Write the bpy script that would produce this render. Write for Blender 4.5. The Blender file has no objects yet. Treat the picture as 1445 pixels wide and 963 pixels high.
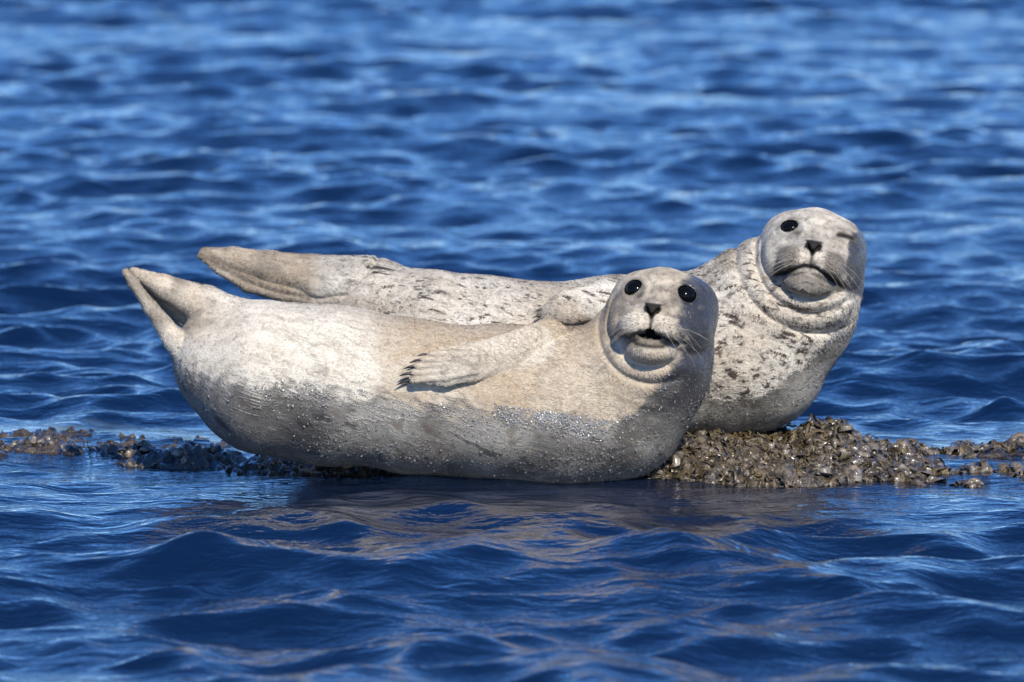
import bpy, math, random
import numpy as np
from mathutils import Matrix, Vector

rng = np.random.default_rng(7)
random.seed(7)
C = bpy.context.scene.collection
scene = bpy.context.scene

# ------------------------------------------------------------------ camera
CAM = np.array([0.0, -24.0, 2.316])
PITCH = math.radians(4.75)
FPX = 14450.0
cd = bpy.data.cameras.new('camera')
cam = bpy.data.objects.new('camera', cd); C.objects.link(cam)
cam.location = CAM
cam.rotation_euler = (math.pi / 2 - PITCH, 0, 0)
cd.sensor_width = 36.0
cd.lens = 36.0 * FPX / 1445.0
cd.clip_end = 3000
cd.dof.use_dof = True
cd.dof.focus_distance = 23.9
cd.dof.aperture_fstop = 6.3
scene.camera = cam

# ------------------------------------------------------------------ light
SUN_EL, SUN_AZ = math.radians(38), math.radians(17)     # azimuth off straight behind the camera, + = to the right
w = bpy.data.worlds.new('World'); scene.world = w; w.use_nodes = True
nt = w.node_tree; nt.nodes.clear()
sky = nt.nodes.new('ShaderNodeTexSky'); sky.sky_type = 'NISHITA'
sky.sun_disc = False
sky.sun_elevation = SUN_EL
sky.sun_rotation = math.pi - SUN_AZ
sky.altitude = 2500; sky.air_density = 1.0; sky.dust_density = 0.0; sky.ozone_density = 5.0
bg = nt.nodes.new('ShaderNodeBackground'); bg.inputs[1].default_value = 0.15
wo = nt.nodes.new('ShaderNodeOutputWorld')
hs = nt.nodes.new('ShaderNodeHueSaturation'); hs.inputs['Saturation'].default_value = 1.15
nt.links.new(sky.outputs[0], hs.inputs['Color']); tint = nt.nodes.new('ShaderNodeMix'); tint.data_type = 'RGBA'; tint.blend_type = 'MULTIPLY'; tint.inputs[0].default_value = 1; tint.inputs[7].default_value = (.84, .94, 1.17, 1)
nt.links.new(hs.outputs[0], tint.inputs[6]); nt.links.new(tint.outputs[2], bg.inputs[0]); nt.links.new(bg.outputs[0], wo.inputs[0])
sl = bpy.data.lights.new('sun', 'SUN'); sl.energy = 5.0; sl.angle = math.radians(0.5); sl.color = (1, .95, .87)
so = bpy.data.objects.new('sun', sl); C.objects.link(so)
sd = Vector((math.sin(SUN_AZ) * math.cos(SUN_EL), -math.cos(SUN_AZ) * math.cos(SUN_EL), math.sin(SUN_EL)))
so.rotation_euler = sd.to_track_quat('Z', 'Y').to_euler(); so.location = (3, -6, 9)
vs = scene.view_settings
vs.view_transform = 'Standard'; vs.look = 'None'; vs.exposure = 0.0; vs.gamma = 1.0

# ------------------------------------------------------------------ helpers
CP, SP = math.cos(PITCH), math.sin(PITCH)
def W(px, py, y):
    """point of the photograph pushed out to the distance y"""
    a = (px - 722.5) / FPX; b = (481.5 - py) / FPX
    d = np.array([a, CP + b * SP, -SP + b * CP])
    return CAM + d * ((y - CAM[1]) / d[1])
def PX(P):
    """inverse of W: the seals' coat marks are laid out in these side-on coordinates"""
    q = P - CAM
    dep = q[:, 1] * CP - q[:, 2] * SP
    return 722.5 + FPX * q[:, 0] / dep, 481.5 - FPX * (q[:, 2] * CP + q[:, 1] * SP) / dep
M = 1 / 602.0                                             # metres per photo pixel at the seals

_L = rng.random((64, 64, 64)).astype(np.float32) * 2 - 1
def vnoise(P, scale, seed=0):
    q = P * scale + seed * 17.31
    i = np.floor(q).astype(np.int64); f = q - i
    f = f * f * (3 - 2 * f); i &= 63; j = (i + 1) & 63
    x0, y0, z0 = i.T; x1, y1, z1 = j.T; fx, fy, fz = f.T
    def lx(y, z): return _L[x0, y, z] * (1 - fx) + _L[x1, y, z] * fx
    return (lx(y0, z0) * (1 - fy) + lx(y1, z0) * fy) * (1 - fz) + (lx(y0, z1) * (1 - fy) + lx(y1, z1) * fy) * fz
def fbm(P, scale, oct=4, seed=0, gain=.5):
    a, s, r = 1.0, scale, 0
    for k in range(oct):
        r = r + a * vnoise(P, s, seed + k); a *= gain; s *= 2.03
    return r
def sstep(a, b, x):
    t = np.clip((x - a) / (b - a), 0, 1); return t * t * (3 - 2 * t)

def mesh_np(name, V, F, smooth=True):
    me = bpy.data.meshes.new(name)
    V = np.ascontiguousarray(V, dtype=np.float32); F = np.ascontiguousarray(F, dtype=np.int32)
    me.vertices.add(len(V)); me.vertices.foreach_set('co', V.ravel())
    n, k = F.shape
    me.loops.add(n * k); me.loops.foreach_set('vertex_index', F.ravel())
    me.polygons.add(n)
    me.polygons.foreach_set('loop_start', np.arange(0, n * k, k, dtype=np.int32))
    me.polygons.foreach_set('loop_total', np.full(n, k, dtype=np.int32))
    me.update(calc_edges=True); me.validate()
    me.polygons.foreach_set('use_smooth', np.full(len(me.polygons), smooth))
    return me
def attr(me, name, v):
    a = me.attributes.new(name, 'FLOAT', 'POINT'); a.data.foreach_set('value', np.asarray(v, dtype=np.float32))
def attr3(me, name, v):
    a = me.attributes.new(name, 'FLOAT_VECTOR', 'POINT'); a.data.foreach_set('vector', np.asarray(v, dtype=np.float32).ravel())
def link(name, me, mat=None, parent=None, **props):
    o = bpy.data.objects.new(name, me); C.objects.link(o)
    if mat is not None and not me.materials: me.materials.append(mat)
    if parent is not None: o.parent = parent
    for k, v in props.items(): o[k] = v
    return o

class NT:
    """small node-tree helper"""
    def __init__(s, name):
        s.m = bpy.data.materials.new(name); s.m.use_nodes = True
        s.t = s.m.node_tree; s.t.nodes.clear()
        s.out = s.n('ShaderNodeOutputMaterial')
    def n(s, typ, **kw):
        x = s.t.nodes.new(typ)
        for k, v in kw.items(): setattr(x, k, v)
        return x
    def set(s, sock, v):
        if isinstance(v, bpy.types.NodeSocket): s.t.links.new(v, sock)
        elif isinstance(v, (tuple, list)) and len(v) == 3 and sock.type == 'RGBA': sock.default_value = (*v, 1)
        else: sock.default_value = v
    def math(s, op, a, b=0.0, c=None, clamp=False):
        x = s.n('ShaderNodeMath', operation=op, use_clamp=clamp)
        s.set(x.inputs[0], a); s.set(x.inputs[1], b)
        if c is not None: s.set(x.inputs[2], c)
        return x.outputs[0]
    def mix(s, f, a, b, blend='MIX'):
        x = s.n('ShaderNodeMix', data_type='RGBA', blend_type=blend)
        s.set(x.inputs[0], f); s.set(x.inputs[6], a); s.set(x.inputs[7], b)
        return x.outputs[2]
    def fmix(s, f, a, b):
        x = s.n('ShaderNodeMix', data_type='FLOAT')
        s.set(x.inputs[0], f); s.set(x.inputs[2], a); s.set(x.inputs[3], b)
        return x.outputs[0]
    def ramp(s, v, a, b):
        x = s.n('ShaderNodeMapRange', interpolation_type='SMOOTHSTEP')
        s.set(x.inputs[0], v); s.set(x.inputs[1], a); s.set(x.inputs[2], b)
        return x.outputs[0]
    def attr(s, name, out=2):
        x = s.n('ShaderNodeAttribute', attribute_name=name); return x.outputs[out]
    def vec(s, v, scale=(1, 1, 1), loc=(0, 0, 0)):
        x = s.n('ShaderNodeMapping'); s.set(x.inputs[0], v); x.inputs[3].default_value = scale; x.inputs[1].default_value = loc
        return x.outputs[0]
    def noise(s, v, scale, detail=3, rough=.5, dist=0.0, out=0):
        x = s.n('ShaderNodeTexNoise'); s.set(x.inputs['Vector'], v)
        x.inputs['Scale'].default_value = scale; x.inputs['Detail'].default_value = detail
        x.inputs['Roughness'].default_value = rough; x.inputs['Distortion'].default_value = dist
        return x.outputs[out]
    def bump(s, h, strength, dist, normal=None):
        x = s.n('ShaderNodeBump'); s.set(x.inputs['Height'], h)
        s.set(x.inputs['Strength'], strength); s.set(x.inputs['Distance'], dist)
        if normal is not None: s.set(x.inputs['Normal'], normal)
        return x.outputs[0]
    def pos(s): return s.n('ShaderNodeNewGeometry').outputs['Position']
    def obj(s): return s.n('ShaderNodeTexCoord').outputs['Object']

# ------------------------------------------------------------------ rock height
def rock_h(x, y):
    P = np.stack([x, y, np.zeros_like(x)], 1)
    def g(cx, cy, sx, sy, a):
        return a * np.exp(-((x - cx) / sx) ** 2 - ((y - cy) / sy) ** 2)
    wob = .16 * fbm(P, 3.1, 3, 51)
    def plateau(cx, cy, sx, sy, a, sharp):
        return a / (1 + np.exp(-sharp * (1 + wob - np.sqrt(((x - cx) / sx) ** 2 + ((y - cy) / sy) ** 2))))
    h = np.maximum(plateau(.62, .22, .47, .50, .192, 9), plateau(-.2, .1, .66, .50, .126, 7))
    h = np.maximum(h, np.maximum(plateau(1.12, .12, .50, .40, .152, 6), plateau(1.30, .62, .65, .55, .152, 6)))
    h = np.maximum(h, np.maximum(plateau(-1.1, .48, .62, .32, .138, 5), plateau(-1.15, .85, .80, .52, .170, 6)))
    h = -.17 + h + g(.50, .50, .42, .26, .045) + g(-.28, .17, .50, .20, .078) + g(-.60, .36, .20, .20, .040) + g(-.80, .40, .15, .12, .040) + g(-.5, .3, .2, .12, .03)
    h = h + g(-.79, -.28, .09, .06, .115) + g(-.62, -1.02, .16, .10, .13)
    h = h + (.024 * fbm(P, 5, 3, 3) + .026 * fbm(P, 13, 3, 9)) * (.45 + .55 * sstep(.05, .35, x) + .25 * sstep(-.75, -.95, x))
    return h

# ------------------------------------------------------------------ water
def graded(lo, hi, flo, fhi, d0, grow, dmax):
    c = list(np.arange(flo, fhi, d0)); d = d0
    a = fhi
    while a < hi: c.append(a); d = min(d * grow, dmax if abs(a) < 40 else 1e9); a += d
    d = d0; a = flo - d0; left = []
    while a > lo: left.append(a); d *= grow; a -= d
    return np.array(left[::-1] + c)
xs = graded(-400, 400, -2.2, 2.2, .0135, 1.045, 40)
ys = graded(-60, 900, -4.6, 3.0, .0125, 1.006, .09)
def build_water():
    nx, ny = len(xs), len(ys)
    X, Y = [a.ravel().astype(np.float64) for a in np.meshgrid(xs, ys, indexing='ij')]
    h = rock_h(X, Y)
    depth = -h
    near = np.exp(-(np.clip(np.abs(X - .1) - 1.5, 0, None) / .6) ** 2 - (np.clip(np.abs(Y - .35) - .80, 0, None) / .45) ** 2)
    P = np.stack([X, Y, np.zeros_like(X)], 1)
    gust = np.clip(.95 + .55 * fbm(P * np.array([.35, .8, 1]), .35, 2, 5), .35, 1.8)
    Z = np.zeros_like(X); DX = np.zeros_like(X); DY = np.zeros_like(X)
    g2 = np.random.default_rng(11)
    N = 110
    far = np.abs(Y) + np.abs(X)
    for i in range(N):
        lam = .14 * (2.6 / .14) ** ((i + g2.random()) / N)
        th = g2.normal(0, .95) + .2
        k = 2 * math.pi / lam
        dx, dy = math.sin(th), -math.cos(th)
        slope = .039 * (1 - .16 * sstep(0, 1.5, Y) - .12 * sstep(3, 9, Y)) * np.where(Y > .9, 1.0 if lam > .32 else 1.35, 1.0 if lam > .3 else .95) * np.where(Y > .9, 1.0 if lam < .9 else .35, 1.0 if lam < 1.0 else .55)
        a = slope / k
        ph = g2.random() * 6.283
        arg = k * (dx * X + dy * Y) + ph
        amp = a * gust * (1 - near * (.50 if lam < .5 else .94)) / (1 + (far / (lam * 160)) ** 2)
        Z += amp * np.sin(arg); DX += amp * dx * np.cos(arg) * .8; DY += amp * dy * np.cos(arg) * .8
    # slack water lifts a little over the reef
    V = np.stack([X + DX, Y + DY, Z], 1)
    I = np.arange(nx * ny).reshape(nx, ny)
    F = np.stack([I[:-1, :-1], I[1:, :-1], I[1:, 1:], I[:-1, 1:]], -1).reshape(-1, 4)
    me = mesh_np('sea', V, F)
    attr(me, 'murk', np.clip((1 - np.exp(-np.clip(depth + Z, 0, None) / .065)) / .74, 0, 1))
    return me
def water_mat():
    s = NT('sea_water')
    p = s.pos()
    n1 = s.noise(s.vec(p, (1, 1.5, 1)), 9, 3, .55, .3)
    n2 = s.noise(s.vec(p, (1, 1.6, 1), (3, 1, 0)), 34, 2, .5, .3)
    b = s.bump(n1, 1.0, .010)
    b = s.bump(n2, 1.0, .0016, b)
    fr = s.n('ShaderNodeFresnel'); fr.inputs[0].default_value = 1.333; s.set(fr.inputs['Normal'], b)
    gl = s.n('ShaderNodeBsdfGlossy'); gl.inputs['Roughness'].default_value = .04; s.set(gl.inputs['Normal'], b)
    tr = s.n('ShaderNodeBsdfTransparent'); tr.inputs[0].default_value = (.55, .66, .72, 1)
    df = s.n('ShaderNodeBsdfDiffuse'); df.inputs[0].default_value = (.003, .014, .045, 1)
    m1 = s.n('ShaderNodeMixShader'); s.set(m1.inputs[0], s.attr('murk')); s.set(m1.inputs[1], tr.outputs[0]); s.set(m1.inputs[2], df.outputs[0])
    m2 = s.n('ShaderNodeMixShader'); s.set(m2.inputs[0], fr.outputs[0]); s.set(m2.inputs[1], m1.outputs[0]); s.set(m2.inputs[2], gl.outputs[0])
    s.set(s.out.inputs[0], m2.outputs[0])
    return s.m
link('sea', build_water(), water_mat(), kind='structure')

# ------------------------------------------------------------------ rock
def rock_mat():
    s = NT('wet_rock')
    p = s.pos()
    a = s.noise(p, 26, 5, .65, .4); b = s.noise(s.vec(p, loc=(4, 2, 7)), 90, 3, .6)
    c = s.mix(s.ramp(a, .38, .62), (.030, .023, .014), (.105, .075, .042))
    c = s.mix(s.ramp(b, .55, .72), c, (.22, .18, .12))
    bs = s.n('ShaderNodeBsdfPrincipled')
    s.set(bs.inputs['Base Color'], c); s.set(bs.inputs['Roughness'], s.fmix(b, .2, .5)); bs.inputs['Coat Weight'].default_value = 1; bs.inputs['Coat Roughness'].default_value = .12
    bs.inputs['Specular IOR Level'].default_value = .6
    h = s.math('ADD', s.math('MULTIPLY', a, 1.0), s.math('MULTIPLY', b, .5))
    s.set(bs.inputs['Normal'], s.bump(h, 1.0, .012))
    s.set(s.out.inputs[0], bs.outputs[0])
    return s.m
ROCK_MAT = rock_mat()
rx = np.arange(-2.2, 2.4, .0085); ry = np.arange(-1.3, 1.7, .0095)
RX, RY = [a.ravel() for a in np.meshgrid(rx, ry, indexing='ij')]
RZ = rock_h(RX, RY)
RP = np.stack([RX, RY, RZ], 1)
cell = np.abs(fbm(RP, 38, 3, 21))
RP[:, 2] += .020 * (cell - .3) + .008 * fbm(RP, 75, 2, 30)
RP[:, 0] += .006 * fbm(RP, 45, 2, 41); RP[:, 1] += .008 * fbm(RP, 45, 2, 43)
RI = np.arange(len(RX)).reshape(len(rx), len(ry))
RF = np.stack([RI[:-1, :-1], RI[1:, :-1], RI[1:, 1:], RI[:-1, 1:]], -1).reshape(-1, 4)
rock = link('rock', mesh_np('rock', RP, RF), ROCK_MAT, label='brown wet barnacled rock just above the water under both seals', category='rock')

def shell_mat(name, c1, c2):
    s = NT(name)
    p = s.obj(); r = s.n('ShaderNodeObjectInfo').outputs['Random']
    a = s.noise(s.pos(), 60, 4, .6)
    c = s.mix(s.ramp(a, .35, .65), c1, c2)
    c = s.mix(s.math('MULTIPLY', r, .5), c, (.05, .04, .025))
    bs = s.n('ShaderNodeBsdfPrincipled'); s.set(bs.inputs['Base Color'], c); s.set(bs.inputs['Roughness'], s.fmix(a, .15, .5)); bs.inputs['Coat Weight'].default_value = 1; bs.inputs['Coat Roughness'].default_value = .22
    s.set(bs.inputs['Normal'], s.bump(s.noise(s.pos(), 160, 3, .6), .9, .004))
    s.set(s.out.inputs[0], bs.outputs[0])
    return s.m
SHELL = shell_mat('wet_barnacle', (.075, .056, .034), (.30, .24, .165))
def barnacle_mesh(k):
    g = np.random.default_rng(100 + k)
    n = 9; rings = [(1.0, -.25), (.92, .18), (.68, .55), (.40, .74), (.24, .62), (.0, .38)]
    V, F = [], []
    wob = 1 + .28 * g.standard_normal(n)
    for r, z in rings[:-1]:
        for i in range(n):
            t = 6.2832 * i / n + .2 * g.standard_normal()
            rr = r * (1 + (wob[i] - 1) * r)
            V.append((rr * math.cos(t) * 1.25, rr * math.sin(t) * .85, z + .05 * g.standard_normal()))
    V.append((0, 0, rings[-1][1]))
    T = []
    for j in range(len(rings) - 2):
        for i in range(n):
            a, b = j * n + i, j * n + (i + 1) % n
            T += [(a, b, b + n), (a, b + n, a + n)]
    j = len(rings) - 2
    for i in range(n): T.append((j * n + i, j * n + (i + 1) % n, len(V) - 1))
    return np.array(V), np.array(T)
BM = [barnacle_mesh(k) for k in range(6)]
BME = [mesh_np('barnacle', v, t) for v, t in BM]
cand = []
g = np.random.default_rng(5)
bx = g.uniform(-1.7, 1.9, 30000); by = g.uniform(-.7, .95, 30000)
bh = rock_h(bx, by)
keep = (bh > np.where((bx < -.7) | (bx > 1.15), np.where(by > .3, .006, -.006), -.03)) & (g.random(30000) < np.where(bx > .25, .5, .2)) & ((by < .6) | (np.abs(bx) > .8)) & ((by > .08) | (bx > .26))
bx, by, bh = bx[keep][:3600], by[keep][:3600], bh[keep][:3600]
bs_ = g.lognormal(math.log(.0068), .45, len(bx)).clip(.003, .022)
vis = (bh > -.005) & (bx > .30) & (bx < 1.2) & (by < .5)
order = np.argsort(-(bs_ * vis))
big = set(order[:290].tolist())
AV, AF, off = [], [], 0
for i in range(len(bx)):
    k = i % 6
    tilt = Matrix.Rotation(g.normal(0, .5), 3, 'X') @ Matrix.Rotation(g.normal(0, .5), 3, 'Y') @ Matrix.Rotation(g.uniform(0, 6.28), 3, 'Z')
    sc = Vector((bs_[i], bs_[i], bs_[i] * g.uniform(.7, 1.5)))
    loc = Vector((bx[i], by[i], bh[i] + .004))
    if i in big:
        o = link('barnacle', BME[k], SHELL, rock)
        o.rotation_euler = tilt.to_euler(); o.scale = sc; o.location = loc
    else:
        v = (BM[k][0] * np.array(sc)) @ np.array(tilt).T + np.array(loc)
        AV.append(v); AF.append(BM[k][1] + off); off += len(v)
link('barnacle_crust', mesh_np('barnacle_crust', np.concatenate(AV), np.concatenate(AF)), SHELL, rock, kind='stuff')

def weed_mat():
    s = NT('wet_weed')
    n = s.noise(s.pos(), 30, 3, .6)
    bs = s.n('ShaderNodeBsdfPrincipled')
    s.set(bs.inputs['Base Color'], s.mix(s.ramp(n, .35, .65), (.050, .035, .014), (.17, .125, .06)))
    bs.inputs['Roughness'].default_value = .3; bs.inputs['Coat Weight'].default_value = 1; bs.inputs['Coat Roughness'].default_value = .22
    s.set(bs.inputs['Normal'], s.bump(s.noise(s.pos(), 110, 3, .6), .8, .005))
    s.set(s.out.inputs[0], bs.outputs[0])
    return s.m
def build_weed():
    """short straps of rockweed draped over the crown of the reef"""
    g = np.random.default_rng(77)
    n = 1700
    x = g.uniform(-1.5, 1.75, n * 6); y = g.uniform(-.45, .75, n * 6); h = rock_h(x, y)
    k = (h > np.where(x > 1.1, -.002, -.03)) & (g.random(n * 6) < np.where(x > .2, .8, .3)) & ((y > .10) | (x > .28)) & (x > -.45); x, y = x[k][:n], y[k][:n]; n = len(x)
    a = g.uniform(0, 6.283, n); L = g.uniform(.018, .055, n); wd = g.lognormal(math.log(.005), .4, n).clip(.002, .012); cv = g.normal(0, 1.6, n); hump = g.uniform(.2, 1.0, n)
    rows = []
    for i in range(6):
        t = i / 5
        aa = a + cv * t
        px, py = x + L * t * np.cos(aa), y + L * t * np.sin(aa)
        z = rock_h(px, py) + .006 + hump * .010 * math.sin(math.pi * min(1, t * 1.1 + .05)) + .003 * np.sin(9 * t + a * 7)
        w = wd * (.55 + .9 * t - .9 * t * t * t); tw = .5 * np.sin(5 * t + a * 5)
        nx, ny = -np.sin(aa), np.cos(aa)
        for s_ in (-1, 0, 1):
            rows.append(np.stack([px + s_ * nx * w * np.cos(tw), py + s_ * ny * w * np.cos(tw), z + s_ * w * np.sin(tw) + (0.0025 if s_ == 0 else 0)], 1))
    V = np.stack(rows, 1).reshape(-1, 3); o = np.arange(n)[:, None] * 18
    F = []
    for i in range(5):
        for j in (0, 1):
            F.append(o + np.array([[i * 3 + j, i * 3 + j + 1, i * 3 + j + 4, i * 3 + j + 3]]))
    return mesh_np('rockweed', V, np.concatenate(F))
link('rockweed', build_weed(), weed_mat(), rock, kind='stuff')

# ------------------------------------------------------------------ implicit surfaces for the seals
def smin(a, b, k):
    h = np.clip(.5 + .5 * (b - a) / k, 0, 1)
    return b + (a - b) * h - k * h * (1 - h)
def smax(a, b, k): return -smin(-a, -b, k)
def ell(p, c, r, R=None):
    q = p - np.asarray(c, dtype=np.float32)
    if R is not None: q = q @ np.asarray(R, dtype=np.float32)
    r = np.asarray(r, dtype=np.float32)
    k0 = np.linalg.norm(q / r, axis=1); k1 = np.linalg.norm(q / (r * r), axis=1)
    return k0 * (k0 - 1) / np.maximum(k1, 1e-6)
def cone(p, a, b, ra, rb, flat=None):
    """tapered capsule; flat=(axis, factor): thinner along that axis"""
    a = np.asarray(a); b = np.asarray(b); ab = b - a
    t = np.clip((p - a) @ ab / (ab @ ab), 0, 1)
    q = p - a - t[:, None] * ab
    if flat is not None:
        n = np.asarray(flat[0]); n = n / np.linalg.norm(n)
        dn = q @ n
        q = q + np.outer(dn * (flat[1] - 1), n)
    return np.linalg.norm(q, axis=1) - (ra + (rb - ra) * t)
def chain(p, pts, k, flat=None):
    d = None
    for (a, ra), (b, rb) in zip(pts[:-1], pts[1:]):
        e = cone(p, a, b, ra, rb, flat)
        d = e if d is None else smin(d, e, k)
    return d

def surface_net(f, lo, hi, h):
    B = 6
    n = (np.ceil((np.asarray(hi) - lo) / h / B).astype(int)) * B
    nb = n // B
    cb = np.stack(np.meshgrid(*[np.arange(m) for m in nb], indexing='ij'), -1).reshape(-1, 3)
    cen = lo + (cb * B + (B - 1) / 2) * h
    dc = f(cen.astype(np.float32)).astype(np.float32)
    act = np.abs(dc) < B * h * .87 * 1.9
    F = np.repeat(np.repeat(np.repeat(np.sign(dc).reshape(nb) * h, B, 0), B, 1), B, 2).astype(np.float32)
    ab = cb[act]
    loc = np.stack(np.meshgrid(*[np.arange(B)] * 3, indexing='ij'), -1).reshape(-1, 3)
    for s in range(0, len(ab), 2500):
        ijk = (ab[s:s + 2500, None, :] * B + loc[None]).reshape(-1, 3)
        F[ijk[:, 0], ijk[:, 1], ijk[:, 2]] = f((lo + ijk * h).astype(np.float32))
    S = F < 0
    cnt = np.zeros(np.array(S.shape) - 1, np.uint8)
    offs = [(i, j, k) for i in (0, 1) for j in (0, 1) for k in (0, 1)]
    sh = cnt.shape
    for i, j, k in offs: cnt += S[i:i + sh[0], j:j + sh[1], k:k + sh[2]]
    cells = np.argwhere((cnt > 0) & (cnt < 8))
    idx = np.full(sh, -1, np.int32); idx[tuple(cells.T)] = np.arange(len(cells))
    acc = np.zeros((len(cells), 3)); m = np.zeros(len(cells))
    for a in offs:
        for ax in range(3):
            if a[ax]: continue
            b = list(a); b[ax] = 1
            ca, cbb = cells + np.array(a), cells + np.array(b)
            fa, fb = F[tuple(ca.T)], F[tuple(cbb.T)]
            x = (fa < 0) != (fb < 0)
            t = np.where(x, fa / np.where(x, fa - fb, 1), 0)
            pt = np.array(a, float) + t[:, None] * (np.array(b) - np.array(a))
            acc += pt * x[:, None]; m += x
    V = lo + (cells + acc / m[:, None]) * h
    Q = []
    for ax in range(3):
        u, v = (ax + 1) % 3, (ax + 2) % 3
        s0 = [slice(None)] * 3; s1 = [slice(None)] * 3; s0[ax] = slice(0, -1); s1[ax] = slice(1, None)
        ed = np.argwhere(S[tuple(s0)] != S[tuple(s1)])
        ed = ed[(ed[:, u] > 0) & (ed[:, v] > 0) & (ed[:, u] < sh[u]) & (ed[:, v] < sh[v])]
        ins = S[tuple(ed.T)]
        eu = np.zeros(3, int); eu[u] = 1; ev = np.zeros(3, int); ev[v] = 1
        q = np.stack([idx[tuple((ed - eu - ev).T)], idx[tuple((ed - ev).T)], idx[tuple(ed.T)], idx[tuple((ed - eu).T)]], 1)
        q[~ins] = q[~ins][:, ::-1]
        Q.append(q)
    Q = np.concatenate(Q); Q = Q[(Q >= 0).all(1)]
    return V, Q

# ------------------------------------------------------------------ a seal
def head_sdf(p, d, H):
    """p in the head's frame (right, forward, up; origin midway between the eyes); d = body so far"""
    e = ell(p, (0, -.060, -.047), (.119, .150, .109))
    for s in (-1, 1): e = smin(e, ell(p, (s * .068, -.055, -.012), (.050, .070, .048)), .04)
    for s in (-1, 1):
        e = smin(e, ell(p, (s * .062, -.01, -.078), (.056, .085, .062)), .05)
    e = smin(e, cone(p, (0, .0, .002), (0, .100, -.048), .052, .026), .035)
    e = smin(e, ell(p, (0, .052, -.080), (.066, .076, .050)), .035)
    for s in (-1, 1):                                          # whisker pads
        e = smin(e, ell(p, (s * .035, .095, -.081), (.044, .046, .037)), .010)
    jaw = ell(p, (0, .058, -.130 - H['open']), (.058, .066, .036))
    e = smin(e, jaw, .010)
    e = smin(e, ell(p, (0, .112, -.046), (.025, .026, .020)), .012)   # nose
    for s in (-1, 1):                                          # brows and lids
        e = smin(e, ell(p, (s * .054, .006, .002), (.036, .030, .032)), .030)
        ex = H['ex'][0 if s < 0 else 1]; c = np.array((s * ex, .036, -.001)); o = H['eyes'][0 if s < 0 else 1]
        if o > .5:
            dq = (p - c) * np.array((1, 1, 1 / o), np.float32); rr = np.hypot(dq[:, 0], dq[:, 2])
            e = e - .0035 * np.exp(-((rr - .030) / .006) ** 2) * (p[:, 1] > -.02) + .0030 * np.exp(-((rr - .041) / .005) ** 2) * (p[:, 1] > -.02) * sstep(-.3, .5, dq[:, 2] / np.maximum(rr, 1e-4))
            e = smax(e, -ell(p, c + (0, .004, 0), (  .0262, .0262, .0262 * o)), .004)
        else:
            e = smin(e, ell(p, c + (0, -.020, 0), (.027, .026, .024)), .014)
            dv = p - c; line = dv[:, 2] + .10 * (dv[:, 0] * s) + 6 * dv[:, 0] ** 2
            ev = sstep(.026, .016, np.abs(dv[:, 0] + .004 * s)) * (p[:, 1] > .0)
            e = e + ev * (.008 * np.exp(-(line / .0040) ** 2) - .004 * np.exp(-((line - .012) / .006) ** 2) + .003 * np.exp(-((line - .021) / .004) ** 2) + .003 * np.exp(-((line + .014) / .004) ** 2))
        # nostril: a slanting slit
        q = p - np.array((s * .0105, .132, -.048))
        a = .55 * s; q2 = np.stack([q[:, 0] * math.cos(a) - q[:, 2] * math.sin(a), q[:, 1], q[:, 0] * math.sin(a) + q[:, 2] * math.cos(a)], 1)
        e = smax(e, -ell(q2, (0, 0, 0), (.0040, .014, .0125)), .003)
    fm = sstep(.015, .05, p[:, 1])
    e = e + .006 * np.exp(-(p[:, 0] / .0035) ** 2) * fm * sstep(-.050, -.060, p[:, 2]) * sstep(-.112, -.100, p[:, 2])   # philtrum
    um = H['mouth'](np.abs(p[:, 0]))
    wm = sstep(.096, .074, np.abs(p[:, 0]))
    e = e + H['lip'] * np.exp(-((p[:, 2] - um) / .0055) ** 2) * wm * fm
    if H['open'] > 0:
        e = smax(e, -ell(p, (0, .13, -.101), (.011, .035, .011)), .004)
        e = smax(e, -ell(p, (0, .125, -.107), (.030, .035, .0065)), .005)
        e = e + .006 * np.exp(-((p[:, 2] + .131 - 3.0 * p[:, 0] ** 2) / .004) ** 2) * sstep(.045, .03, np.abs(p[:, 0])) * fm
    d = smin(d, ell(p, (0, -.012, -.160), (.105, .085, .060)), .04)            # jowl
    d = smin(d, e, H['k'])
    # folds of neck fat: rings of creases round the face, deepest below and at the left
    for cr, cu, a, b, dep, wid, ku, kr in H['folds']:
        x, z = p[:, 0] - cr, p[:, 2] - cu
        rho = np.sqrt((x / a) ** 2 + (z / b) ** 2); dl = (rho - 1) * min(a, b)
        ww = sstep(.05, .5, -(x * kr + z * ku) / np.maximum(np.hypot(x, z), 1e-4)) * sstep(-.22, -.14, p[:, 1])
        ww = ww * (.9 + .5 * fbm(p, 11, 2, 67)) * sstep(.13, .09, p[:, 0])
        d = d + ww * dep * (np.exp(-(dl / wid) ** 2) - ((.30 + .15 * fbm(p, 18, 2, 66)) * np.exp(-((dl - 3.2 * wid) / (2.3 * wid)) ** 2)) - .25 * np.exp(-((dl + 2.6 * wid) / (1.6 * wid)) ** 2))
    return d

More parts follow.
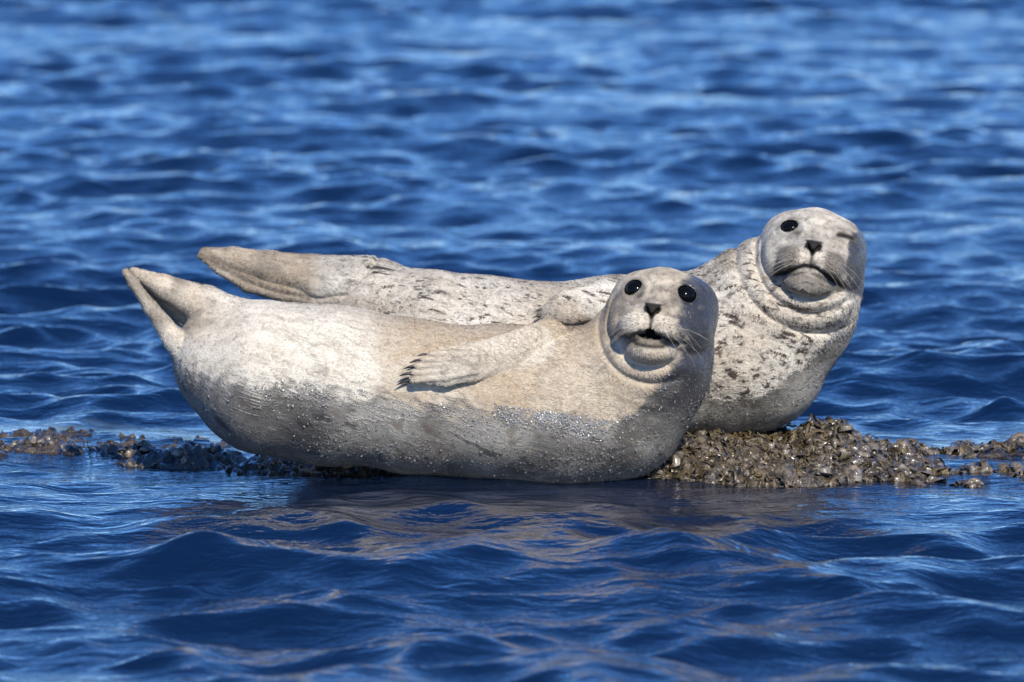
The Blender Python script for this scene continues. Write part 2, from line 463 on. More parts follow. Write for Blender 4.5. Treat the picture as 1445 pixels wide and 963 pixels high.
def build_fur(name, me, V, hp, R, s, mk, S):
    """short locks of hair: each a thin curved blade rooted in the coat, laid back towards the tail"""
    g = np.random.default_rng(300 + S['seed'])
    nf = len(me.polygons); q = np.empty(nf * 4, np.int32); me.loops.foreach_get('vertex_index', q); q = q.reshape(-1, 4)
    N = np.empty(nf * 3, np.float32); me.polygons.foreach_get('normal', N); N = N.reshape(-1, 3)
    e1, e2 = V[q[:, 2]] - V[q[:, 0]], V[q[:, 3]] - V[q[:, 1]]
    area = .5 * np.linalg.norm(np.cross(e1, e2), axis=1)
    seen = (-N[:, 1] * .9 + N[:, 2] * .25) > -.25
    pick = g.choice(nf, S['locks'], p=area * seen / (area * seen).sum())
    v0 = q[pick, 0]; n = N[pick]
    wgt = g.dirichlet((1, 1, 1, 1), len(pick))
    root = (V[q[pick]] * wgt[:, :, None]).sum(1)
    # gradient of the arc length over the face gives the tailward direction
    d1, d2 = s[q[pick, 2]] - s[q[pick, 0]], s[q[pick, 3]] - s[q[pick, 1]]
    E1, E2 = e1[pick], e2[pick]
    gr = E1 * (d1 / (E1 ** 2).sum(1))[:, None] + E2 * (d2 / (E2 ** 2).sum(1))[:, None]
    t = -gr
    h = hp[v0]; head = sstep(.20, .12, np.linalg.norm(h - np.array((0, -.02, -.06)), axis=1))
    back = -R[:, 1] * 1.0
    away = (h[:, 0:1] * R[:, 0] + (h[:, 2:3] + .06) * R[:, 2]); away /= np.linalg.norm(away, axis=1, keepdims=True) + 1e-6
    t = t * (1 - head)[:, None] + head[:, None] * (back + away * .6 - .35 * R[:, 2])
    swirl = np.stack([fbm(root, 16, 2, 91), fbm(root, 16, 2, 92), fbm(root, 16, 2, 93)], 1)
    t = t / (np.linalg.norm(t, axis=1, keepdims=True) + 1e-6) + swirl * .45 + g.normal(0, .16, t.shape)
    t -= n * (t * n).sum(1)[:, None]; t /= np.linalg.norm(t, axis=1, keepdims=True) + 1e-6
    wet, dark = mk['wet'][v0], mk['dark'][v0]
    ok = dark < .3
    for c in S['nofur']: ok &= np.linalg.norm(h - np.array(c[:3]), axis=1) > c[3]
    fl = S['furlen'](root)
    L = g.uniform(.006, .011, len(pick)) * (1 - .45 * head) * (1 - .25 * wet) * fl
    lift = g.uniform(.10, .30, len(pick)) * (1 - .6 * wet)
    wd = g.uniform(.0007, .0013, len(pick)) * (1 - .3 * head) * (.5 + .5 * fl)
    b = np.cross(n, t); roll = g.normal(0, .28, len(pick))[:, None]
    b = b * np.cos(roll) + n * np.sin(roll)
    r0 = root - n * .0006
    p1 = root + t * (L * .55)[:, None] + n * (L * lift * .75)[:, None]
    p2 = root + t * L[:, None] + n * (L * lift)[:, None]
    w = wd[:, None]
    P = np.stack([r0 - b * w, r0 + b * w, p1 + b * w * .8, p1 - b * w * .8, p2], 1)[ok]
    m = len(P); o = np.arange(m)[:, None] * 5
    T = np.concatenate([o + np.array([[0, 1, 2]]), o + np.array([[0, 2, 3]]), o + np.array([[3, 2, 4]])])
    fm = mesh_np(name + '_fur', P.reshape(-1, 3), T)
    r5 = lambda a: np.repeat(a[v0][ok], 5, axis=0)
    co = np.empty(len(V) * 3, np.float32); me.attributes['coat'].data.foreach_get('vector', co)
    attr3(fm, 'coat', r5(co.reshape(-1, 3)))
    attr3(fm, 'face', r5(hp))
    for k, v in mk.items(): attr(fm, k, r5(v))
    return fm

def build_seal(name, S):
    R = S['R'].astype(np.float32)                     # columns: right, forward, up
    O = S['O'].astype(np.float32)
    def f(P):
        P = P.astype(np.float32)
        d = chain(P, S['spine'], .05)
        d = d + .006 * fbm(P, 6, 2, 60 + S['seed']) 
        for pts, k, fl in S['limbs']:
            lo = np.min([q for q, r in pts], 0) - .12; hi = np.max([q for q, r in pts], 0) + .12
            m = ((P > lo) & (P < hi)).all(1)
            if m.any(): d[m] = smin(d[m], chain(P[m], pts, .01, fl), k)
        for c in S['carve']:
            d = c(P, d)
        q = (P - O)
        m = (np.abs(q) < .34).all(1)
        if m.any(): d[m] = head_sdf(q[m] @ R, d[m], S)
        return d
    V, Q = surface_net(f, np.array(S['lo']), np.array(S['hi']), S['h'])
    me = mesh_np(name + '_body', V, Q)
    V = np.empty(len(me.vertices) * 3, np.float32); me.vertices.foreach_get('co', V); V = V.reshape(-1, 3)
    hp = (V - O) @ R
    # coat direction: arc length along the spine and the offset from it
    best = np.full(len(V), 9.0); s = np.zeros(len(V)); ofs = np.zeros((len(V), 3)); acc = 0
    for (a, ra), (b, rb) in zip(S['spine'][:-1], S['spine'][1:]):
        ab = b - a; t = (V - a) @ ab / (ab @ ab); tc = np.clip(t, 0, 1); q = V - a - tc[:, None] * ab
        dd = np.linalg.norm(q, axis=1) - (ra + (rb - ra) * tc); m = dd < best
        L = np.linalg.norm(ab); best[m] = dd[m]; s[m] = acc + tc[m] * L; ofs[m] = q[m]; acc += L
    attr3(me, 'coat', np.stack([s, V[:, 1], V[:, 2] + V[:, 0] * .3], 1))
    mk = S['marks'](V, hp)
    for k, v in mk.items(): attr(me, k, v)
    attr3(me, 'face', hp)
    fur = build_fur(name, me, V, hp, R, s, mk, S)
    return me, f, fur

def face_marks(V, hp, S):
    r, f, u = hp.T
    dark = np.zeros(len(V)); skin = np.zeros(len(V))
    inh = (f > -.02) & (np.abs(hp) < .3).all(1)
    nz = np.sqrt((r / .024) ** 2 + ((u + .047) / .019) ** 2)
    vee = np.maximum(sstep(.004, -.002, np.abs(r) - (.020 + (u + .032) * .50)) * sstep(-.027, -.032, u) * sstep(-.072, -.066, u), sstep(1.15, .85, np.hypot(np.abs(r) - .010, (u + .043) * 1.0) / .0115)) * (f > .08)
    dark = np.maximum(dark, vee * .97)
    dark = np.maximum(dark, .8 * np.exp(-(r / .003) ** 2) * (f > .07) * sstep(-.05, -.06, u) * sstep(-.11, -.10, u))
    um = S['mouth'](np.abs(r))
    dark = np.maximum(dark, S['lipdark'] * np.exp(-((u - um) / .0065) ** 2) * sstep(.098, .076, np.abs(r)) * sstep(.015, .045, f))
    if S['open'] > 0:
        dark = np.maximum(dark, np.maximum(sstep(1.3, .9, np.sqrt((r / .012) ** 2 + ((u + .101) / .012) ** 2)), sstep(1.3, .8, np.sqrt((r / .029) ** 2 + ((u + .107) / .007) ** 2))) * (f > .05))
        dark = np.maximum(dark, .85 * np.exp(-((u + .131 - 3.0 * r ** 2) / .0042) ** 2) * sstep(.048, .03, np.abs(r)) * (f > .05))
    for s in (-1, 1):
        o = S['eyes'][0 if s < 0 else 1]
        dr, du = r - s * S['ex'][0 if s < 0 else 1], u + .001
        if o > .5:
            dd = np.sqrt(dr ** 2 + (f - .039) ** 2 + (du / o) ** 2)
            dark = np.maximum(dark, .9 * sstep(.0310, .0258, dd) + .25 * sstep(.044, .029, dd)); dark = np.maximum(dark, .6 * sstep(.040, .0265, dd))
            dark = np.maximum(dark, .7 * np.exp(-((dr + s * .016) / .012) ** 2 - ((du + .013) / .010) ** 2) * (f > -.02))
        else:
            line = du + .10 * dr * s + 6 * dr ** 2
            dark = np.maximum(dark, .95 * np.exp(-(line / .0052) ** 2) * sstep(.026, .018, np.abs(dr + .004 * s)) * (f > -.03))
    return dark * inh
def pad_mask(hp):
    r, f, u = hp.T
    a = np.abs(r)
    return sstep(.010, .020, a) * sstep(.085, .065, a) * sstep(-.050, -.062, u) * sstep(-.128, -.108, u) * (f > .02)
def eye_smudge(hp, S):
    r, f, u = hp.T
    g = np.zeros(len(hp))
    for s in (-1, 1): g = np.maximum(g, .55 * np.exp(-((r - s * .056) / .026) ** 2 - ((u + .008) / .026) ** 2) * (f > -.03))
    return g

def seal_mat(name, dry1, dry2, spotty, seed):
    s = NT(name)
    co = s.attr('coat', 1); p = s.obj()
    wet0, tan, spot, dark, grey = [s.attr(k) for k in ('wet', 'tan', 'spot', 'dark', 'grey')]
    loc = (seed * 3.1, seed * 1.7, seed)
    fine = s.noise(s.vec(co, (45, 190, 190), loc), 1, 3, .6)             # hairs lying along the body
    clump = s.noise(s.vec(co, (22, 60, 60), loc), 1, 3, .6, .4)
    big = s.noise(s.vec(p, loc=loc), 7, 4, .6, .3)
    mid = s.noise(s.vec(p, loc=loc), 24, 4, .6, .3)
    # wet line: ragged where locks of hair dry at different heights
    wv = s.math('ADD', wet0, s.math('MULTIPLY', s.math('SUBTRACT', clump, .5), 1.7))
    wv = s.math('ADD', wv, s.math('MULTIPLY', s.math('SUBTRACT', mid, .5), 1.0))
    wet = s.ramp(wv, .12, .95)
    edge = s.math('MULTIPLY', s.ramp(wv, .25, .5), s.math('SUBTRACT', 1.0, s.ramp(wv, .75, 1.15)))
    c = s.mix(s.math('ADD', s.math('MULTIPLY', tan, 1.0), s.math('MULTIPLY', s.math('SUBTRACT', big, .5), 1.1), clamp=True), dry1, dry2)
    c = s.mix(s.math('MULTIPLY', s.ramp(clump, .45, .75), .45), c, tuple(x * .55 for x in dry2))
    c = s.mix(s.math('MULTIPLY', s.ramp(fine, .5, .8), .35), c, tuple(min(.8, x * 1.25) for x in dry1))
    mo = s.noise(s.vec(p, loc=loc), 75, 4, .65, .4)
    c = s.mix(s.math('MULTIPLY', s.ramp(mo, .48, .72), .38), c, (.15, .115, .08))
    # rows of follicle spots on the whisker pads, freckles over the face
    fc = s.attr('face', 1); pad = s.attr('pad')
    vo = s.n('ShaderNodeTexVoronoi'); s.set(vo.inputs['Vector'], s.vec(fc, (1, .3, 1.5))); vo.inputs['Scale'].default_value = 105; vo.inputs['Randomness'].default_value = .7
    c = s.mix(s.math('MULTIPLY', s.ramp(vo.outputs[0], .38, .18), s.math('MULTIPLY', pad, .75)), c, (.07, .055, .042))
    fr = s.noise(s.vec(fc, (1, .5, 1), loc), 95, 4, .7, .5)
    fz = s.n('ShaderNodeVectorMath', operation='LENGTH'); s.set(fz.inputs[0], fc)
    c = s.mix(s.math('MULTIPLY', s.ramp(fr, .50, .68), s.math('MULTIPLY', s.ramp(fz.outputs['Value'], .19, .14), .55)), c, (.16, .125, .09))
    # spots
    sv = s.vec(co, (spotty[0], spotty[1], spotty[1]), loc)
    n1 = s.noise(sv, 1, 2, .5, .2); n2 = s.noise(s.vec(sv, (2.3, 2.3, 2.3), (5, 2, 1)), 1, 2, .5, .2)
    sp = s.math('MAXIMUM', s.ramp(n1, .57, .72), s.math('MULTIPLY', s.ramp(n2, .56, .74), .85))
    n3 = s.noise(s.vec(p, (1, 1, 1.2), loc), 42, 2, .5, .3)
    sp = s.math('MULTIPLY', sp, spot, clamp=True)
    sp = s.math('MAXIMUM', sp, s.math('MULTIPLY', s.ramp(n3, .56, .68), s.math('SUBTRACT', spot, 1.0, clamp=True)))
    c = s.mix(sp, c, (.065, .050, .038))
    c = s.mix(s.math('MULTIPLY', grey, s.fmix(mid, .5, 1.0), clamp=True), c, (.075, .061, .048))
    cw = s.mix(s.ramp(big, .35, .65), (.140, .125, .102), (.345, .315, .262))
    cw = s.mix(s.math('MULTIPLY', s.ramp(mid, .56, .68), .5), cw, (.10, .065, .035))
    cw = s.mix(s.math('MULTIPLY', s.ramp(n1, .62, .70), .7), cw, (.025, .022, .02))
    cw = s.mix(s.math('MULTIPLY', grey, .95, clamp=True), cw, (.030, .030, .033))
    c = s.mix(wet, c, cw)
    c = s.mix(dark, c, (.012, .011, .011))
    bs = s.n('ShaderNodeBsdfPrincipled')
    s.set(bs.inputs['Base Color'], c)
    s.set(bs.inputs['Roughness'], s.fmix(wet, .75, s.fmix(fine, .12, .45)))
    s.set(bs.inputs['Specular IOR Level'], s.math('MULTIPLY', s.fmix(wet, .22, .6), s.math('SUBTRACT', 1.0, s.math('MULTIPLY', dark, .5))))
    s.set(bs.inputs['Sheen Weight'], s.math('MULTIPLY', s.math('SUBTRACT', 1.0, dark), .12)); bs.inputs['Sheen Roughness'].default_value = .5
    drop = s.noise(s.vec(co, (210, 260, 260), loc), 1, 2, .6)
    h = s.math('ADD', s.math('MULTIPLY', clump, s.fmix(wet, .6, .25)), s.math('MULTIPLY', fine, .30))
    h = s.math('ADD', h, s.math('MULTIPLY', drop, s.math('MULTIPLY', edge, .6)))
    st = s.math('ADD', s.fmix(wet, .17, .12), s.math('MULTIPLY', edge, .6))
    s.set(bs.inputs['Normal'], s.bump(h, st, .012))
    s.set(s.out.inputs[0], bs.outputs[0])
    return s.m

def simple_mat(name, col, rough, spec=.5, coat=0):
    s = NT(name)
    n = s.noise(s.obj(), 40, 3)
    bs = s.n('ShaderNodeBsdfPrincipled')
    s.set(bs.inputs['Base Color'], s.mix(n, tuple(x * .7 for x in col), tuple(x * 1.3 for x in col)))
    bs.inputs['Roughness'].default_value = rough; bs.inputs['Specular IOR Level'].default_value = spec
    bs.inputs['Coat Weight'].default_value = coat
    s.set(s.out.inputs[0], bs.outputs[0])
    return s.m
EYE = simple_mat('seal_eye', (.004, .004, .004), .12, .16, 0.0)
CLAW = simple_mat('seal_claw', (.02, .016, .013), .35)
WHISK = simple_mat('seal_whisker', (.42, .37, .30), .45)

def ball(name, r, n=24, m=16):
    V, F = [], []
    for j in range(m + 1):
        a = math.pi * j / m
        for i in range(n): V.append((r * math.sin(a) * math.cos(6.28318 * i / n), r * math.sin(a) * math.sin(6.28318 * i / n), r * math.cos(a)))
    for j in range(m):
        for i in range(n): F.append((j * n + i, (j + 1) * n + i, (j + 1) * n + (i + 1) % n, j * n + (i + 1) % n))
    return mesh_np(name, np.array(V), np.array(F))
EYE_ME = ball('eye', .0256)
def tube(name, pts, rad, n=5):
    pts = [np.asarray(p, float) for p in pts]; V, F = [], []
    for i, p in enumerate(pts):
        t = pts[min(i + 1, len(pts) - 1)] - pts[max(i - 1, 0)]; t /= np.linalg.norm(t)
        a = np.cross(t, (0.3, .2, .9)); a /= np.linalg.norm(a); b = np.cross(t, a)
        for k in range(n):
            an = 6.28318 * k / n; V.append(p + rad[i] * (a * math.cos(an) + b * math.sin(an)))
    for i in range(len(pts) - 1):
        for k in range(n): F.append((i * n + k, i * n + (k + 1) % n, (i + 1) * n + (k + 1) % n, (i + 1) * n + k))
    return mesh_np(name, np.array(V), np.array(F))

def finish_seal(root, S, f):
    R, O = S['R'], S['O']
    base = np.array(root.location)
    def put(o, loc): o.location = Vector(loc - base)
    for s in (-1, 1):
        op = S['eyes'][0 if s < 0 else 1]
        if op < .5: continue
        e = link('eye', EYE_ME, EYE, root); put(e, O + R @ np.array((s * S['ex'][0 if s < 0 else 1], .0388, -.001)))
        e.scale = (1, 1, op)
    g = np.random.default_rng(50 + S['seed'])
    for s in (-1, 1):
        for k in range(11):
            row, col = k // 4, k % 4
            st = np.array((s * (.036 + .009 * col), .115 - .016 * col, -.070 - .012 * row))
            # walk onto the surface
            for _ in range(8):
                P = (O + R @ st)[None]
                st = st * 1.0; st[1] -= float(f(P.astype(np.float32))[0]) * .9
            L = g.uniform(.045, .085)
            dr = np.array((s * g.uniform(.75, 1.0), .25 + g.normal(0, .12), -.35 + g.normal(0, .18))); dr /= np.linalg.norm(dr)
            pts = [O + R @ (st + dr * L * t + np.array((0, -.25, -.35)) * L * t * t) for t in np.linspace(-.05, 1, 6)]
            link('whisker', tube('whisker', np.array(pts) - base, np.linspace(.00045, .00018, 6), 4), WHISK, root)
    for a, b, r in S['claws']:
        mid = (a + b) / 2 + np.array((0, 0, .002))
        link('claw', tube('claw', np.array([a, a * .6 + b * .4 + (0, 0, .0015), b * .7 + a * .3 + (0, 0, .001), b]) - base, [r, r * .9, r * .6, r * .12], 8), CLAW, root)

def build_tips(name, me, S):
    """flattened tips of wet hair, gathered where the coat is still drying"""
    g = np.random.default_rng(400 + S['seed'])
    n = len(me.vertices)
    co = np.empty(n * 3, np.float32); me.vertices.foreach_get('co', co); co = co.reshape(-1, 3)
    no = np.empty(n * 3, np.float32); me.vertices.foreach_get('normal', no); no = no.reshape(-1, 3)
    wt = np.empty(n, np.float32); me.attributes['wet'].data.foreach_get('value', wt)
    clus = fbm(co, 9, 3, 88)
    p = np.exp(-((wt - .55) / .28) ** 2) * np.clip(.25 + 1.4 * clus, 0, None) * (wt > .30) + .012 * (wt > .5)
    wx_ = PX(co + np.array(S['base']))[0]
    p *= .08 + .92 * sstep(400, 540, wx_)
    p *= (no[:, 1] < .15) * (np.linalg.norm(co + np.array(S['base']) - S['O'], axis=1) > .20); p[~np.isfinite(p)] = 0
    i = g.choice(n, S['beads'], p=p / p.sum())
    n0 = no[i] + g.normal(0, .20, (len(i), 3)) + np.array((0, 0, .10)); n0 /= np.linalg.norm(n0, axis=1, keepdims=True)
    t = np.cross(n0, g.normal(0, 1, n0.shape)); t /= np.linalg.norm(t, axis=1, keepdims=True); b = np.cross(n0, t)
    r = g.lognormal(math.log(.0019), .35, len(i)).clip(.0010, .0040)[:, None]
    P = co[i] + no[i] * .0027 + g.normal(0, .0010, (len(i), 3))
    ring = [P + (t * math.cos(k * 1.0472) + b * math.sin(k * 1.0472) * .6) * r - n0 * r * .10 for k in range(6)]
    V = np.stack(ring + [P + n0 * r * .05], 1).reshape(-1, 3)
    T = np.array([(k, (k + 1) % 6, 6) for k in range(6)])
    return mesh_np(name + '_tips', V, (np.arange(len(i))[:, None, None] * 7 + T[None]).reshape(-1, 3))
def bead_mat():
    s = NT('wet_hair_tip')
    bs = s.n('ShaderNodeBsdfPrincipled')
    n = s.noise(s.obj(), 60, 2)
    s.set(bs.inputs['Base Color'], s.mix(n, (.22, .21, .19), (.36, .34, .30)))
    bs.inputs['Roughness'].default_value = .27; bs.inputs['Specular IOR Level'].default_value = .8
    s.set(s.out.inputs[0], bs.outputs[0])
    return s.m
BEAD = bead_mat()

def rot(yaw, pitch, roll, view=(0, -1)):
    """columns right, forward, up of a head that looks at the camera, then turned"""
    B = np.array([[1, 0, 0], [0, -1, 0], [0, 0, 1]], float).T     # right=+x, forward=-y, up=+z (kept as a mirror-free frame below)
    cy, sy = math.cos(yaw), math.sin(yaw); cp, sp = math.cos(pitch), math.sin(pitch); cr, sr = math.cos(roll), math.sin(roll)
    def fr(v):
        x, y, z = v                                               # right, forward, up before turning
        x, z = x * cr + z * sr, -x * sr + z * cr                  # roll: + tips the head to the image's right
        y, z = y * cp - z * sp, y * sp + z * cp                   # pitch: + lifts the nose
        x, y = x * cy + y * sy, -x * sy + y * cy                  # yaw: + turns the nose to the image's right
        return np.array((x, -y, z))
    return np.stack([fr((1, 0, 0)), fr((0, 1, 0)), fr((0, 0, 1))], 1)

def curve(px, py):
    return lambda x: np.interp(x, px, py)

# ---- the seal in front
def c(px, py, y, r): return (W(px, py, y), r * M)
A = {}
A['seed'] = 1; A['h'] = .0034
A['spine'] = [c(318, 508, .03, 76), c(375, 532, .0, 104), c(470, 544, 0, 107), c(590, 560, 0, 105), c(700, 570, 0, 106), c(800, 575, 0, 108), c(866, 568, .0, 101), c(912, 515, -.035, 87), c(928, 462, -.045, 79)]
fl_n = (0.25, -1, .1)
A['limbs'] = [
    ([c(345, 462, .03, 34), c(290, 430, .03, 27), c(230, 405, .03, 17), c(188, 384, .03, 7)], .025, None),
    ([c(262, 452, .06, 12), c(200, 400, .05, 6)], .004, None),
    ([c(285, 515, .0, 34), c(246, 480, -.01, 16), c(214, 436, -.005, 10), c(188, 400, .005, 7), c(177, 384, .012, 5)], .004, None),
    ([c(775, 480, -.085, 30), c(715, 498, -.152, 26), (W(665, 512, -.182), 26 * M), (W(628, 522, -.193), 23 * M), (W(606, 527, -.195), 17 * M)], .007, (fl_n, 2.9)),
]
for k_, (x_, y_) in enumerate([(604, 500), (593, 508), (585, 517), (580, 527), (579, 537)]):
    A['limbs'].append(([c(672, 500 + 6 * k_, -.193, 5), c((672 + x_) / 2 + 2, 500 + 6 * k_ + .62 * (y_ - 500 - 6 * k_), -.201, 6), c(x_ + 5, y_, -.203, 5)], .003, None))
A['carve'] = []
A['O'] = W(935, 415, -.125); A['R'] = rot(math.radians(-9), math.radians(8), math.radians(6))
A['eyes'] = (.90, .92); A['ex'] = (.057, .058); A['open'] = .006; A['lip'] = .005; A['lipdark'] = .75; A['k'] = .009; A['beads'] = 4600; A['locks'] = 130000; A['furlen'] = lambda P:   .62 + .30 * sstep(640, 860, PX(P)[0]); A['nofur'] = [(0, .13, -.05, .03), (-.058, .039, 0, .0300), (.058, .039, 0, .0300)]
A['mouth'] = curve([0, .02, .05, .07, .1], [-.094, -.100, -.113, -.112, -.11])
A['folds'] = [(-.004, -.062, .112, .112, .007, .006, .8, .55), (-.004, -.062, .140, .150, .005, .007, .75, .65)]
A['lo'] = (-.98, -.36, -.14); A['hi'] = (.54, .30, .58)
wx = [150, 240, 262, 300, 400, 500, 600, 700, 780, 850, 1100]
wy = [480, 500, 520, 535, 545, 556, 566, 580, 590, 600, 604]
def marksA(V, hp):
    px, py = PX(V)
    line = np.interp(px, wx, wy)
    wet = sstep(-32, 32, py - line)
    xl = np.interp(py, [380, 388, 400, 428, 440, 450, 462, 480, 505, 530, 568, 598, 620], [990, 973, 962, 956, 960, 954, 958, 966, 960, 942, 908, 872, 830])
    wet = np.maximum(wet, sstep(-14, 14, px - xl + 5 * fbm(V, 60, 2, 77)) * sstep(378, 390, py))
    # keep the eye line dry left of the wet cheek
    tan = sstep(480, 600, px) * .8 + .25 * fbm(V, 8, 2, 4)
    tan = np.clip(tan - .5 * sstep(860, 880, px) * sstep(520, 480, py), 0, 1)
    tan = np.maximum(tan, .9 * np.exp(-((px - 735) / 45) ** 2 - ((py - 510) / 30) ** 2))
    fd = np.min([np.hypot(px - (760 + (580 - 760) * t), py - (486 + (532 - 486) * t)) for t in np.linspace(0, 1, 25)], 0)
    onf = sstep(30, 24, fd) * (V[:, 1] < -.1)
    tan = np.maximum(tan, .75 * np.exp(-((px - 660) / 110) ** 2 - ((py - 474) / 14) ** 2))
    tan = tan * (1 - .45 * onf)
    spot = .25 + .35 * sstep(600, 300, px) * sstep(500, 540, py)
    spot = np.where(py < 500, spot * .4, spot)
    dark = face_marks(V, hp, A)
    # folded edges and tips of the flippers
    grey = .0 * px
    grey = np.maximum(grey, .75 * np.exp(-((px - 572) / 9) ** 2 - ((py - 536) / 12) ** 2) * (V[:, 1] < -.15))
    grey = np.maximum(grey, 1.0 * sstep(1.3, .6, np.hypot((px - 917) / 40, (py - 481) / 12)) * (V[:, 1] < -.15))
    grey = np.maximum(grey, eye_smudge(hp, A))
    hd = (np.abs(hp) < .13).all(1) & (hp[:, 1] > -.08)
    grey = np.where(hd, np.maximum(grey, .28 + .6 * fbm(V, 34, 3, 71)), grey)
    tan = np.where(hd, np.maximum(tan, .6), tan)
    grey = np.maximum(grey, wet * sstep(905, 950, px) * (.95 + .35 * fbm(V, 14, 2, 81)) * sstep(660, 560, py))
    grey = np.maximum(grey, wet * sstep(560, 380, px) * sstep(540, 600, py) * (.55 + .5 * fbm(V, 9, 2, 83)))  # shade on the lower left rump, painted into the wet coat colour
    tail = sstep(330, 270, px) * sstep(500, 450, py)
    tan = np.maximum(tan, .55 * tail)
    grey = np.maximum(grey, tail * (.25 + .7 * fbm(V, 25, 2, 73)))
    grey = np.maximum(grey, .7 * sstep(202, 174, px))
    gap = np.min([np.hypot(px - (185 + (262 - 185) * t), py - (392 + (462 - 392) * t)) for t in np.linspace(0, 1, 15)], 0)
    grey = np.maximum(grey, .8 * np.exp(-(gap / 9) ** 2))  # deep shade in the hollow between the hind flippers, painted as grey
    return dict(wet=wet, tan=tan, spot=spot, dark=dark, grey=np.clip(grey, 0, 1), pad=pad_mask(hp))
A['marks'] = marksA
A['claws'] = [(W(604, 500, -0.180), W(588, 503, -0.186), .0030), (W(593, 508, -0.186), W(577, 513, -0.191), .0034), (W(585, 517, -0.188), W(569, 521, -0.193), .0036),
              (W(580, 527, -0.189), W(563, 531, -0.194), .0036), (W(577, 537, -0.188), W(559, 544, -0.193), .0038)]

# ---- the seal behind
D = .52
Bq = {}
Bq['seed'] = 2; Bq['h'] = .0036
Bq['spine'] = [c(470, 412, D + .06, 38), c(540, 436, D + .04, 60), c(620, 474, D, 89), (W(700, 494, D), 97 * M), c(790, 502, D, 100), c(870, 499, D, 106), c(960, 500, D, 112), c(1052, 498, D, 112), c(1074, 452, D - .01, 104), c(1112, 430, D - .02, 94), c(1142, 385, D - .045, 80)]
Bq['limbs'] = [
    ([c(520, 402, D + .06, 40), c(440, 391, D + .06, 32), c(380, 380, D + .06, 26), c(330, 366, D + .06, 17), c(288, 356, D + .06, 7)], .035, None),
    ([c(470, 428, D + .03, 12), c(400, 416, D + .03, 11), c(350, 402, D + .03, 11), c(310, 380, D + .04, 7), c(283, 361, D + .05, 5)], .003, None),
    ([c(915, 420, D - .13, 34), c(860, 422, D - .185, 29), c(800, 434, D - .20, 24), c(772, 444, D - .20, 14)], .007, ((.1, -1, .3), 2.0)),
]
def rump_fold(P, d):
    # the crease where the hind flippers leave the body
    a = W(495, 410, D)[0]
    q = (P[:, 0] - a) - .9 * (P[:, 2] - W(495, 410, D)[2])
    return d + .006 * np.exp(-(q / .008) ** 2)
GAP = [W(x, y, D) for x, y in ((286, 363), (308, 380), (350, 401), (395, 416), (450, 422), (490, 416))]
def tail_gap(P, d):
    # the slit between the two hind flippers
    m = P[:, 0] < GAP[-1][0] + .03
    if not m.any(): return d
    q = P[m][:, [0, 2]]; best = np.full(len(q), 9.0)
    for a, b in zip(GAP[:-1], GAP[1:]):
        a2, b2 = a[[0, 2]], b[[0, 2]]; ab = b2 - a2
        t = np.clip((q - a2) @ ab / (ab @ ab), 0, 1)
        best = np.minimum(best, np.linalg.norm(q - a2 - t[:, None] * ab, axis=1))
    d[m] = d[m] + .0055 * np.exp(-(best / .0055) ** 2) * sstep(GAP[0][0] + .01, GAP[0][0] + .06, P[m][:, 0]) * (P[m][:, 1] < D + .07)
    return d
Bq['carve'] = [rump_fold, tail_gap]
Bq['O'] = W(1151, 330, D - .115); Bq['R'] = rot(math.radians(-1), math.radians(10), math.radians(9))
Bq['eyes'] = (.72, 0.0); Bq['ex'] = (.058, .075); Bq['open'] = 0.0; Bq['lip'] = .009; Bq['lipdark'] = .97; Bq['k'] = .008; Bq['beads'] = 1500; Bq['locks'] = 120000; Bq['furlen'] = lambda P: .66 + .26 * sstep(800, 980, PX(P)[0]); Bq['nofur'] = [(0, .13, -.05, .03), (-.058, .039, 0, .0300), (.058, .039, 0, .0300)]
Bq['mouth'] = curve([0, .015, .04, .09, .11], [-.092, -.094, -.106, -.121, -.122])
Bq['folds'] = [(0, -.045, .122, .117, .009, .006, .95, .45), (0, -.045, .138, .150, .011, .007, .95, .38), (0, -.045, .182, .195, .009, .008, .95, .30)]
Bq['lo'] = (-.78, .14, -.12); Bq['hi'] = (.92, .80, .72)
wx2 = [300, 900, 960, 1000, 1040, 1070, 1110, 1140, 1160, 1180, 1300]
wy2 = [640, 600, 566, 562, 566, 560, 535, 510, 490, 470, 440]
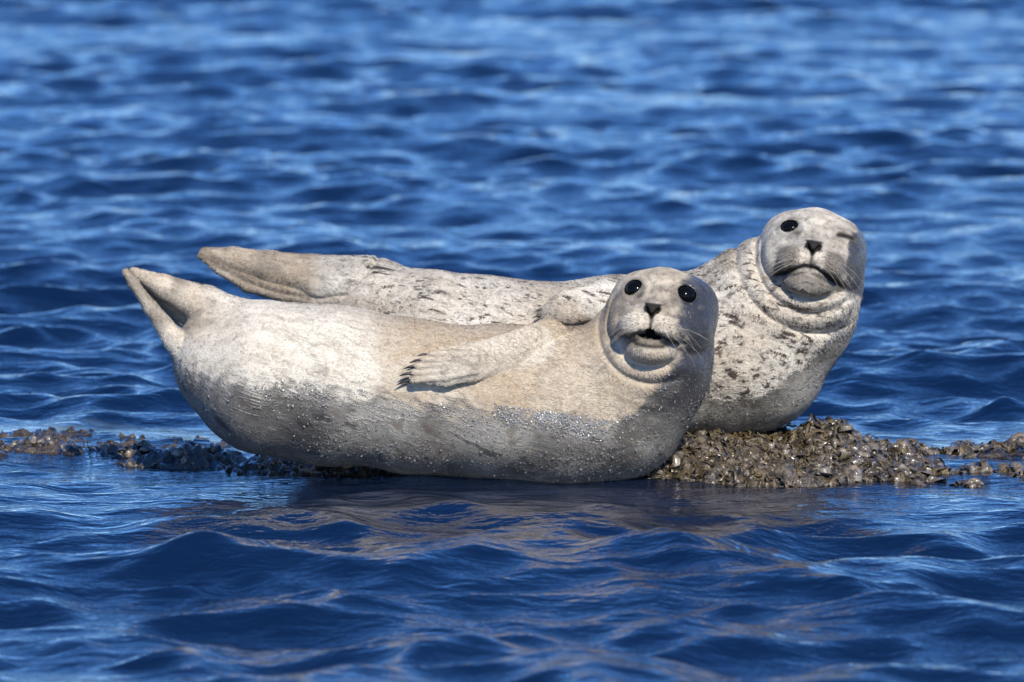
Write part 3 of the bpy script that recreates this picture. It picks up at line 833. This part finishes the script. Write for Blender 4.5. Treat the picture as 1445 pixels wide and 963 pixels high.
def marksB(V, hp):
    px, py = PX(V)
    wet = sstep(-14, 14, py - np.interp(px, wx2, wy2))
    r, fw, u = hp.T
    patch = sstep(.072, .092, r - .10 * (u + .06) + .012 * fbm(V, 30, 2, 8)) * sstep(-.135, -.12, u) * sstep(.05, .03, u) * (fw > -.14)
    wet = np.maximum(wet, patch)
    tan = .30 + .35 * fbm(V, 7, 2, 14)
    tan = np.maximum(tan, .9 * sstep(470, 430, px))
    tan = np.maximum(tan, .6 * sstep(600, 550, px) * sstep(400, 425, py))
    tan = np.maximum(tan, .65 * sstep(760, 790, px) * sstep(1100, 1000, px) * (fbm(V, 12, 2, 3) > .0))
    spot = .9 * sstep(440, 520, px) + .3
    spot = spot + .7 * sstep(960, 1010, px) * (hp[:, 2] < -.12) * (.7 + .5 * sstep(440, 560, py))
    spot = np.where((np.abs(hp) < .13).all(1), .25, spot)
    dark = face_marks(V, hp, Bq)
    gm = (np.abs(hp) < .25).all(1) & (fw > .0)
    grey = .95 * sstep(.022, .042, np.abs(r)) * sstep(.095, .075, np.abs(r)) * sstep(-.035, -.06, u) * sstep(-.145, -.12, u) * gm
    grey = np.maximum(grey, .85 * gm * sstep(-.100, -.110, u) * sstep(-.165, -.14, u) * sstep(.08, .05, np.abs(r)))
    grey = np.maximum(grey, .95 * np.exp(-((px - 765) / 12) ** 2 - ((py - 445) / 14) ** 2) * (V[:, 1] < D - .13))
    grey = np.maximum(grey, .55 * np.exp(-((px - 470) / 45) ** 2 - ((py - 375) / 16) ** 2))
    grey = np.maximum(grey, eye_smudge(hp, Bq))
    grey = np.maximum(grey, .9 * patch)
    hd = (np.abs(hp) < .13).all(1) & (fw > -.08)
    grey = np.where(hd, np.maximum(grey, .26 + .6 * fbm(V, 34, 3, 75)), grey)
    grey = np.maximum(grey, sstep(480, 440, px) * (.15 + .6 * fbm(V, 22, 2, 76)))
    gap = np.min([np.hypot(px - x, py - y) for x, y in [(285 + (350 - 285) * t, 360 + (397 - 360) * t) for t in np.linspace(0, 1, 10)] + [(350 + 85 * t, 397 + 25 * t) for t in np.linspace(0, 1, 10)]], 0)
    grey = np.maximum(grey, 1.0 * np.exp(-(gap / 7) ** 2))  # shade of the slit between the flippers put into the coat colour
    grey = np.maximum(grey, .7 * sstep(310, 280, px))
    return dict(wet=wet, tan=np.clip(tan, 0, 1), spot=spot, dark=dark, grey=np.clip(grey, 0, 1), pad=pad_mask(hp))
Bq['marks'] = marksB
Bq['claws'] = [(W(772, 436, D - .20), W(754, 440, D - .21), .0032), (W(770, 444, D - .205), W(751, 449, D - .215), .0035), (W(772, 452, D - .20), W(753, 458, D - .21), .0035)]

for nm, S, lab, mat in (
    ('front', A, 'cream seal in front with both eyes open and its fore flipper laid along its side',
     seal_mat('front_seal_coat', (.72, .65, .525), (.49, .375, .245), (14, 26), 1)),
    ('rear', Bq, 'spotted pale seal behind with one eye closed, wrinkled neck and head raised highest',
     seal_mat('rear_seal_coat', (.73, .665, .55), (.43, .34, .235), (36, 58), 2))):
    root = bpy.data.objects.new('seal', None); C.objects.link(root)
    b = S['spine'][4][0].copy(); b[2] = rock_h(np.array([b[0]]), np.array([b[1]]))[0]
    root.location = Vector(b)
    root['label'] = lab; root['category'] = 'seal'; root['group'] = 'seals hauled out on the rock'
    S['base'] = b
    me, f, fur = build_seal(nm, S)
    v = np.empty(len(me.vertices) * 3, np.float32); me.vertices.foreach_get('co', v)
    me.vertices.foreach_set('co', (v.reshape(-1, 3) - b.astype(np.float32)).ravel()); me.update()
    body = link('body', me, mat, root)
    v = np.empty(len(fur.vertices) * 3, np.float32); fur.vertices.foreach_get('co', v)
    fur.vertices.foreach_set('co', (v.reshape(-1, 3) - b.astype(np.float32)).ravel()); fur.update()
    link('fur', fur, mat, root, kind='stuff')
    link('wet_hair_tips', build_tips(nm, me, S), BEAD, root, kind='stuff')
    finish_seal(root, S, f)
